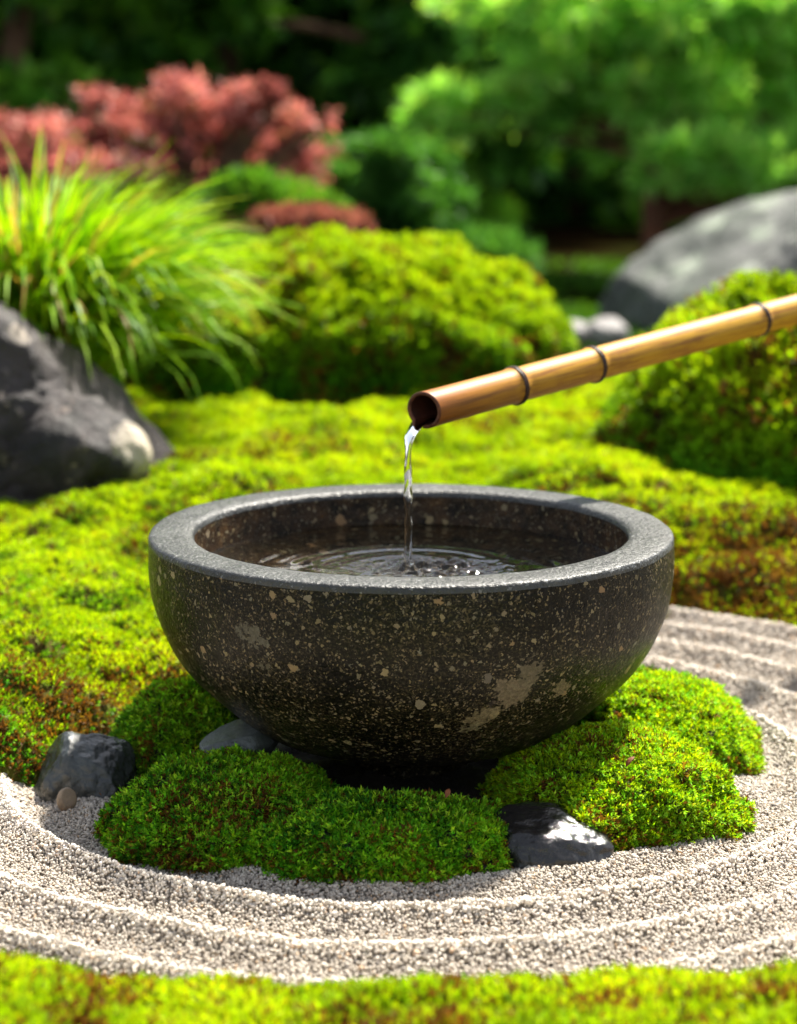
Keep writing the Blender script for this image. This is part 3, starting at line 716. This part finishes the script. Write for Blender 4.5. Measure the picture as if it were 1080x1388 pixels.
def dome_shrub(name, label, cx, cy, z0, rx, ry, H, seed, n, leaf=.011, brown=.12):
    t = thing(name, label, "shrub", (cx, cy, z0)); rg = np.random.default_rng(seed)
    def surf(d):
        q = d / ((np.abs(d) ** 2.4).sum(1, keepdims=True)) ** (1 / 2.4)
        off = .15 * billow(d * 3.6 + seed, 3) + .09 * fbm(d * 1.6 + seed, 2) - .06
        return q * np.array([rx, ry, H]) * (1 + off)[:, None]
    V, Fc = ico(5); mesh_np("twigs", surf(V) * .955, Fc, M_twigcore, t, smooth_sh=True)
    d = norm(rg.normal(size=(n, 3))); d = d[d[:, 2] > -.12]; P = surf(d) * (1 - .05 * rg.uniform(0, 1, (len(d), 1)))
    N = norm(d / np.array([rx, ry, H]))
    # sprigs: sparse where the noise is low, so dark gaps show between clumps
    cl = fbm(P * 17 + seed, 2); k = cl > -.55 + .35 * rg.uniform(-1, 1, len(P)) + .25 * smooth(.6, .0, N[:, 2]); P, N, cl = P[k], N[k], cl[k]
    P = P + N * (.010 * np.clip(cl, 0, 1.2))[:, None]
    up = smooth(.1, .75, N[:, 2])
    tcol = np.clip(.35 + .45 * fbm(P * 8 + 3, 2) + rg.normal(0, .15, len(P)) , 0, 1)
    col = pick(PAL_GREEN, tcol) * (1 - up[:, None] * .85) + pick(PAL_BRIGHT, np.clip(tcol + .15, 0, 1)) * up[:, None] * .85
    m = rg.uniform(0, 1, len(P)) < brown * (.4 + 2.2 * smooth(.1, .5, fbm(P * 7 + 9, 2)))
    col[m] = pick(PAL_BROWN, rg.uniform(0, 1, m.sum()))
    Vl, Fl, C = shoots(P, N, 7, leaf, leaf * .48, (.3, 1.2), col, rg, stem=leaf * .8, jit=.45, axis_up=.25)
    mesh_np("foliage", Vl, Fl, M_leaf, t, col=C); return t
M_twigcore = plain_noise("shrub_twigs", (.045, .03, .012), (.03, .04, .008), 40, .95, .006, .1)
zl_ = .11
c = at(520, 500, 2.0)
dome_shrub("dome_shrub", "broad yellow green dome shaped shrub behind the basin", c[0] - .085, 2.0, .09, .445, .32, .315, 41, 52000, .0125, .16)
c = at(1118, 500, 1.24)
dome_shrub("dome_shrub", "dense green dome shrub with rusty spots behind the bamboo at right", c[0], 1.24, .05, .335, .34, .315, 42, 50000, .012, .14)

def grass_clump(cx, cy, z0, n, seed):
    t = thing("grass_clump", "clump of arching bright green grass above the mauve rock", "ornamental grass", (cx, cy, z0)); rg = np.random.default_rng(seed)
    seg = 9; az = rg.uniform(0, 2 * np.pi, n); r0 = .10 * np.sqrt(rg.uniform(0, 1, n))
    base = np.stack([r0 * np.cos(az) + 0, r0 * np.sin(az), 0 * az], 1)
    azd = az + rg.normal(0, .5, n); th0 = np.clip(np.abs(rg.normal(.22, .20, n)) + r0 * 2.2, 0.02, 1.2)
    Lb = rg.uniform(.28, .48, n); curl = rg.uniform(.7, 1.8, n) * np.where(th0 < .25, .75, 1)
    wd = rg.uniform(.0065, .0105, n)
    pts = np.zeros((n, seg, 3)); pts[:, 0] = base; ang = th0.copy()
    hd = np.stack([np.cos(azd), np.sin(azd), 0 * azd], 1)
    dirs = []
    for s in range(1, seg):
        d = hd * np.sin(ang)[:, None]; d[:, 2] = np.cos(ang); dirs.append(d)
        pts[:, s] = pts[:, s - 1] + d * (Lb / (seg - 1))[:, None]
        ang = np.minimum(ang + curl * (s / seg) ** 1.2 * .42, 2.75)
    side = np.stack([-np.sin(azd), np.cos(azd), 0 * azd], 1) + rg.normal(0, .35, (n, 3)); side = norm(side)
    prof = np.array([.6, .9, 1, 1, .95, .85, .7, .45, .08])
    A = pts + side[:, None] * (wd[:, None] * prof[None] * .5)[..., None]; B = pts - side[:, None] * (wd[:, None] * prof[None] * .5)[..., None]
    V = np.stack([A, B], 2).reshape(-1, 3)
    f = grid_faces(seg, 2); F = (f[None] + (np.arange(n) * seg * 2)[:, None, None]).reshape(-1, 4)
    tc = np.clip(rg.normal(.5, .25, n), 0, 1); col = pick([(.06, .21, .002), (.16, .36, .003), (.28, .47, .004), (.42, .53, .012)], tc)
    col[rg.uniform(0, 1, n) < .07] = (.36, .25, .06)
    C = np.repeat(col, seg * 2, 0)
    mesh_np("blades", V, F, M_grass, t, col=C, smooth_sh=True)
    vr, fr = ico(3); mesh_np("root_crown", vr * np.array([.10, .10, .035]) * (1 + .2 * fbm(vr * 3, 2))[:, None], fr, M_soil, t, smooth_sh=True)
    return t
g0 = at(48, 500, 1.42)
grass_clump(g0[0], 1.42, .18, 2900, 51)

def limbs(paths):
    return join([tube(spline(p, 14), np.linspace(r0, r1, 14), 10) for p, r0, r1 in paths])

# red maple shrub (left, behind the grass)
def maple():
    Y = 4.0; b0 = at(250, 420, Y); b0[2] = -.03
    t = thing("red_maple", "low spreading maple shrub with dusty red leaves behind the grass", "maple", b0); rg = np.random.default_rng(61)
    blobs = [(290, 122, 62, 34), (345, 165, 75, 48), (210, 165, 95, 45), (130, 185, 95, 42), (40, 200, 80, 45), (-50, 210, 80, 50), (385, 225, 52, 42), (270, 215, 105, 42), (160, 235, 110, 40), (425, 150, 22, 14), (20, 160, 26, 20), (345, 250, 60, 32), (150, 130, 38, 20), (235, 102, 24, 14), (372, 112, 22, 14), (390, 270, 34, 20)]
    C_, R_ = [], []
    for px, py, ax_, ay_ in blobs:
        y = Y + rg.uniform(-.22, .22); c = at(px, py + 14, y); C_.append(c - b0); R_.append((px_size(ax_ * .9, y), px_size(ax_, y) * .8, px_size(ay_ * .85, y)))
    C_, R_ = np.repeat(np.array(C_), 7, 0), np.repeat(np.array(R_), 7, 0)
    C_ = C_ + R_ * rg.uniform(-.85, .85, C_.shape); R_ = R_ * rg.uniform(.26, .5, (len(R_), 1))
    paths = []
    for c in C_:
        paths.append(([np.array([rg.uniform(-.03, .03), 0, 0]), c * np.array([.35, .35, .55]) + np.array([0, 0, .02]), c - np.array([0, 0, .03])], .016, .004))
    V, F = limbs(paths); mesh_np("branches", V, F, M_bark, t, smooth_sh=True)
    P, N = blob_leaves(C_, R_, 11000, rg, .8, 9, 1.0, -.9, .45)
    tc = np.clip(.5 + .5 * fbm(P * 6, 2) + rg.normal(0, .2, len(P)), 0, 1)
    col = pick([(.13, .045, .038), (.34, .115, .10), (.48, .18, .155), (.54, .29, .22)], tc)
    g_ = rg.uniform(0, 1, len(P)) < .06; col[g_] = (.16, .17, .03)
    Vl, Fl, Cl = shoots(P, N, 4, .034, .013, (.7, 1.4), col, rg, .002, .7, .15)
    mesh_np("crown", Vl, Fl, M_red, t, col=Cl)
maple()

def leafy(name, label, cat, Y, root_px, blobs, n, leaf, lw, k, pal, seed, m, trunk_r=.02, bark=None, tilt=(.3, 1.2), gap=.6, nf=5, axis_up=.2, shell=.5, spread=.25, limbs_on=True, trunk_pts=None, group=None, squash=.8, low=-.7, split=1):
    """plant or tree: trunk with limbs running to every foliage mass, crown of leaf clumps"""
    b0 = at(*root_px, Y); b0[2] = -.035
    t = thing(name, label, cat, b0, group); rg = np.random.default_rng(seed)
    C_, R_ = [], []
    for bl in blobs:
        y0 = Y + (bl[4] if len(bl) > 4 else rg.uniform(-spread, spread))
        for q in range(split):
            k_ = .9 if split > 1 else 0.0; sc_ = rg.uniform(.34, .56) if split > 1 else 1.0
            px, py = bl[0] + k_ * bl[2] * rg.uniform(-1, 1), bl[1] + k_ * bl[3] * rg.uniform(-.9, .8); y = y0 + (rg.uniform(-.8, .8) * px_size(bl[2], y0) if split > 1 else 0)
            C_.append(at(px, py, y) - b0); R_.append((px_size(bl[2] * sc_, y), px_size(bl[2] * sc_, y) * squash, px_size(bl[3] * (sc_ + .12 if split > 1 else 1), y)))
    C_ = np.array(C_)
    tp = [np.zeros(3)] + ([np.asarray(q) - b0 for q in trunk_pts] if trunk_pts else [np.array([C_[:, 0].mean() * .3, 0, C_[:, 2].mean() * .5]), np.array([C_[:, 0].mean() * .6, 0, C_[:, 2].max() * .85])])
    sp = spline(tp, 24)
    V, F = tube(sp, np.linspace(trunk_r, trunk_r * .35, 24) * (1 + .5 * np.exp(-np.linspace(0, 1, 24) * 14)), 12)
    mesh_np("trunk", V, F, bark or M_bark, t, smooth_sh=True)
    paths = []
    for c in C_:
        j = int(np.argmin(np.abs(sp[:, 2] - c[2] * .8))); s = sp[j]
        paths.append(([s, (s + c) / 2 + np.array([0, 0, .04 * np.linalg.norm(c - s)]), c], trunk_r * .4, trunk_r * .12))
    V, F = limbs(paths); mesh_np("branches", V, F, bark or M_bark, t, smooth_sh=True)
    P, N = blob_leaves(C_, R_, n, rg, gap, nf, shell, low, .3 if split > 1 else .12)
    tc = np.clip(.5 + .45 * fbm(P * nf * .8 + 2, 2) + rg.normal(0, .2, len(P)), 0, 1); col = pick(pal, tc)
    Vl, Fl, Cl = shoots(P, N, k, leaf, lw, tilt, col, rg, .2 * leaf, .45, .18, axis_up)
    mesh_np("crown", Vl, Fl, m, t, col=Cl); return t
PAL_PINE = [(.08, .28, .04), (.22, .54, .08), (.36, .68, .14), (.48, .74, .20)]
PAL_SPR = [(.015, .06, .018), (.03, .11, .025), (.05, .15, .03)]
PAL_WOOD = [(.016, .06, .008), (.06, .19, .018), (.20, .44, .03)]
# green undergrowth at the maple's foot and the low reddish shrub
leafy("leafy_shrub", "small green leafy shrub at the foot of the red maple", "shrub", 3.6, (350, 330), [(335, 268, 48, 26), (385, 275, 45, 22), (300, 290, 40, 22), (430, 285, 30, 14)], 3500, .03, .014, 4, [(.06, .18, .015), (.12, .28, .02)], 71, M_leaf, .008)
leafy("heather_shrub", "low brownish red heather shrub behind the dome shrub", "shrub", 3.3, (400, 340), [(350, 305, 60, 16), (410, 300, 60, 14), (455, 305, 40, 14)], 4000, .022, .009, 4, [(.14, .05, .03), (.25, .09, .06), (.28, .14, .09)], 72, M_red, .008)
# dark layered conifer shrub
leafy("layered_conifer", "dark green cloud pruned conifer between the maple and the pine", "conifer", 5.2, (520, 380),
      [(q[0], q[1] + 22, q[2], q[3]) for q in [(500, 235, 95, 42), (470, 215, 60, 28), (545, 250, 60, 26), (530, 268, 70, 24), (585, 318, 90, 30), (640, 338, 45, 18), (520, 320, 90, 34), (470, 280, 60, 30)]], 15000, .055, .011, 7, [(.022, .09, .014), (.045, .16, .022), (.08, .23, .035)], 73, M_needle, .03, axis_up=.5, gap=.6, shell=.6, split=5)
# garden pine with spreading pads
pads = [(q[0], q[1] - 14, q[2] * .8, q[3] * .70) for q in [(690, 55, 85, 42), (790, 45, 110, 50), (900, 40, 110, 55), (1010, 30, 110, 55), (640, 180, 80, 38), (740, 175, 95, 40), (700, 110, 70, 38), (830, 120, 110, 48), (930, 150, 95, 50), (1030, 120, 90, 60), (880, 215, 80, 38), (960, 230, 90, 42), (1050, 215, 80, 50), (1060, 290, 70, 30), (660, 20, 60, 26), (1120, 70, 100, 80), (1130, 200, 90, 80), (960, 285, 60, 22)]]
bp_ = [(*q, float(np.random.default_rng(i).uniform(-.45, .35))) for i, q in enumerate(pads)]
leafy("garden_pine", "spreading green garden pine with a reddish trunk behind the boulder", "pine", 6.4, (892, 350), bp_, 12500, .09, .015, 8, PAL_PINE, 74, M_needle, .055, M_redbark,
      split=6, axis_up=.5, gap=.75, nf=5, shell=.8, trunk_pts=[at(887, 260, 6.4), at(905, 150, 6.45), at(880, 20, 6.5), at(900, -90, 6.5)])
# trees of the dark wood
wood = [(20, 9.2, "dark broadleaf tree at the wood's edge, its trunk leaning beyond the maple's tip", (0, 20, 60), 1),
        (150, 10.0, "dark tree with a slanting bare trunk above the maple", (95, 185, 250), 1),
        (300, 10.8, "dense dark evergreen behind the middle of the maple", (300, 310, 320), 0),
        (590, 9.6, "dark evergreen with a leaning trunk between maple and pine", (555, 590, 640), 1),
        (760, 11.5, "shadowy evergreen behind the pine's lower left branches", (770, 765, 770), 0),
        (1010, 11.0, "shadowy evergreen behind the pine's right half", (1010, 1010, 1000), 0)]
for i, (px, Y, lab, tx, vis) in enumerate(wood):
    rg = np.random.default_rng(80 + i)
    bl = []
    for k in range(26):
        h = rg.uniform(0, 1); py = 330 - 1000 * h ** 1.25
        bl.append((px + rg.normal(0, 95 + 40 * h), py, rg.uniform(45, 90), rg.uniform(25, 55), rg.uniform(-.9, .9)))
    leafy("woodland_tree", lab, "tree", Y, (tx[0], 350), bl, 5200, .15, .08, 5, PAL_WOOD, 90 + i, M_dark, .10, None, gap=.55, nf=1.6, shell=.7,
          trunk_pts=[at(tx[0] * .5 + tx[1] * .5, 200, Y - .3), at(tx[1], 60, Y - .3), at(tx[2], -250, Y), at(tx[2], -700, Y)], group="trees of the dark wood")
# the far wood, one uncountable mass
rg = np.random.default_rng(99)
n = 60000
x = rg.uniform(-6.5, 6.5, n); y = rg.uniform(13.0, 15.5, n); z = rg.uniform(-.05, 1, n) ** 1.0 * 5.2
k = fbm(np.stack([x, y, z], 1) * .9, 2) > -.35; P = np.stack([x, y, z], 1)[k]
V, F, C = shoots(P, np.tile([0, -.4, .8], (len(P), 1)), 4, .20, .11, (.4, 1.4), pick(PAL_WOOD, rg.uniform(0, .8, len(P))), rg, .03, .6)
tag(mesh_np("far_wood", V, F, M_dark, col=C), "deep dark wood closing the garden behind the trees", "wood", kind="stuff")
# low ground cover far behind
n = 9000; x = rg.uniform(-.2, 1.6, n); y = rg.uniform(3.0, 7.2, n); k = fbm(P2(x, y) * 2.5, 2) > .0; x, y = x[k], y[k]
V, F, C = shoots(P2(x, y, -.02), np.tile([0, 0, 1.0], (len(x), 1)), 5, .045, .016, (.2, 1.1), pick([(.03, .09, .01), (.08, .2, .015)], rg.uniform(0, 1, len(x))), rg, .01, .3)
tag(mesh_np("ground_cover", V, F, M_leaf, col=C), "sparse low green ground cover under the pine", "ground cover", kind="stuff")

# ------------------------------------------------------------------ dry leaves and scraps in the moss
def dry_leaf(p, L, Wd, rot, tilt, label):
    u = np.linspace(0, 1, 9); w_ = np.sin(np.pi * u ** .8) * Wd * .5
    V = []
    for a, ww in zip(u, w_):
        zc = .25 * L * math.sin(a * 2.4)
        V += [(a * L, ww, zc + ww * .5), (a * L, 0, zc), (a * L, -ww, zc + ww * .5)]
    V = np.array(V); F = grid_faces(9, 3)
    o = mesh_np("dry_leaf", V, F, M_twig, smooth_sh=True); md = o.modifiers.new("thickness", 'SOLIDIFY'); md.thickness = .0003
    o.location = tuple(p); o.rotation_euler = (tilt, -.5, rot); return tag(o, label, "leaf", "dry leaves caught in the moss")
dry_leaf(at(598, 1158, -.292), .017, .006, 2.0, .4, "curled orange brown leaf in the dark mound beside the low wet stone")
dry_leaf(at(848, 1040, -.195), .013, .005, .6, .3, "rusty leaf lying on the face of the large bright mound")
dry_leaf(at(604, 1082, -.255), .010, .005, 1.2, .3, "tiny red leaf on the top of the dark green mound")

rg = np.random.default_rng(123)
Vd, Fd = ico(2); first = None
for i in range(16):
    a_, d_ = rg.uniform(0, 6.28), abs(rg.normal(.012, .012)) + .004; hgt = max(.0015, .016 * math.exp(-d_ / .012) * rg.uniform(.2, 1)); rad = rg.uniform(.0007, .0018)
    V = Vd * rad * np.array([1, 1, rg.uniform(.8, 1.5)]) + np.array([lx + math.cos(a_) * d_, ly + math.sin(a_) * d_ * .8, water_z(np.array([lx + math.cos(a_) * d_]), np.array([ly + math.sin(a_) * d_ * .8]))[0] + hgt])
    mesh_np("droplet", V, Fd, M_stream, stream, smooth_sh=True)
# scraps of needle and twig scattered over moss and gravel
n = 2600
x = rg.uniform(-.75, .75, n); y = rg.uniform(-.50, 1.5, n); r = np.hypot(x - BX, y); k = (r > .27) & ((r < .62) | (y > lawn_edge(x) + .02)); x, y, r = x[k], y[k], r[k]
z = np.where(y > lawn_edge(x), lawn_h(x, y) + .005, gravel_h(x, y) + .002); k = rg.uniform(0, 1, len(x)) < np.where(y > lawn_edge(x), 1, np.clip(1.1 - (r - .3) / .08, .06, 1)); x, y, z = x[k], y[k], z[k]
V, F, C = shoots(np.stack([x, y, z], 1), np.tile([0, 0, 1.0], (len(x), 1)), 1, rg.uniform(.004, .012, len(x)) * (1 + .5 * np.clip(y, 0, 2)), .0016 * (1 + np.clip(y, 0, 2)), (1.2, 1.5), pick([(.06, .025, .01), (.20, .075, .02), (.28, .15, .04)], rg.uniform(0, 1, len(x))), rg, 0.0, .3)
tag(mesh_np("leaf_litter", V, F, M_moss, col=C), "tiny brown needle and leaf scraps scattered over moss and gravel", "leaf litter", kind="stuff")
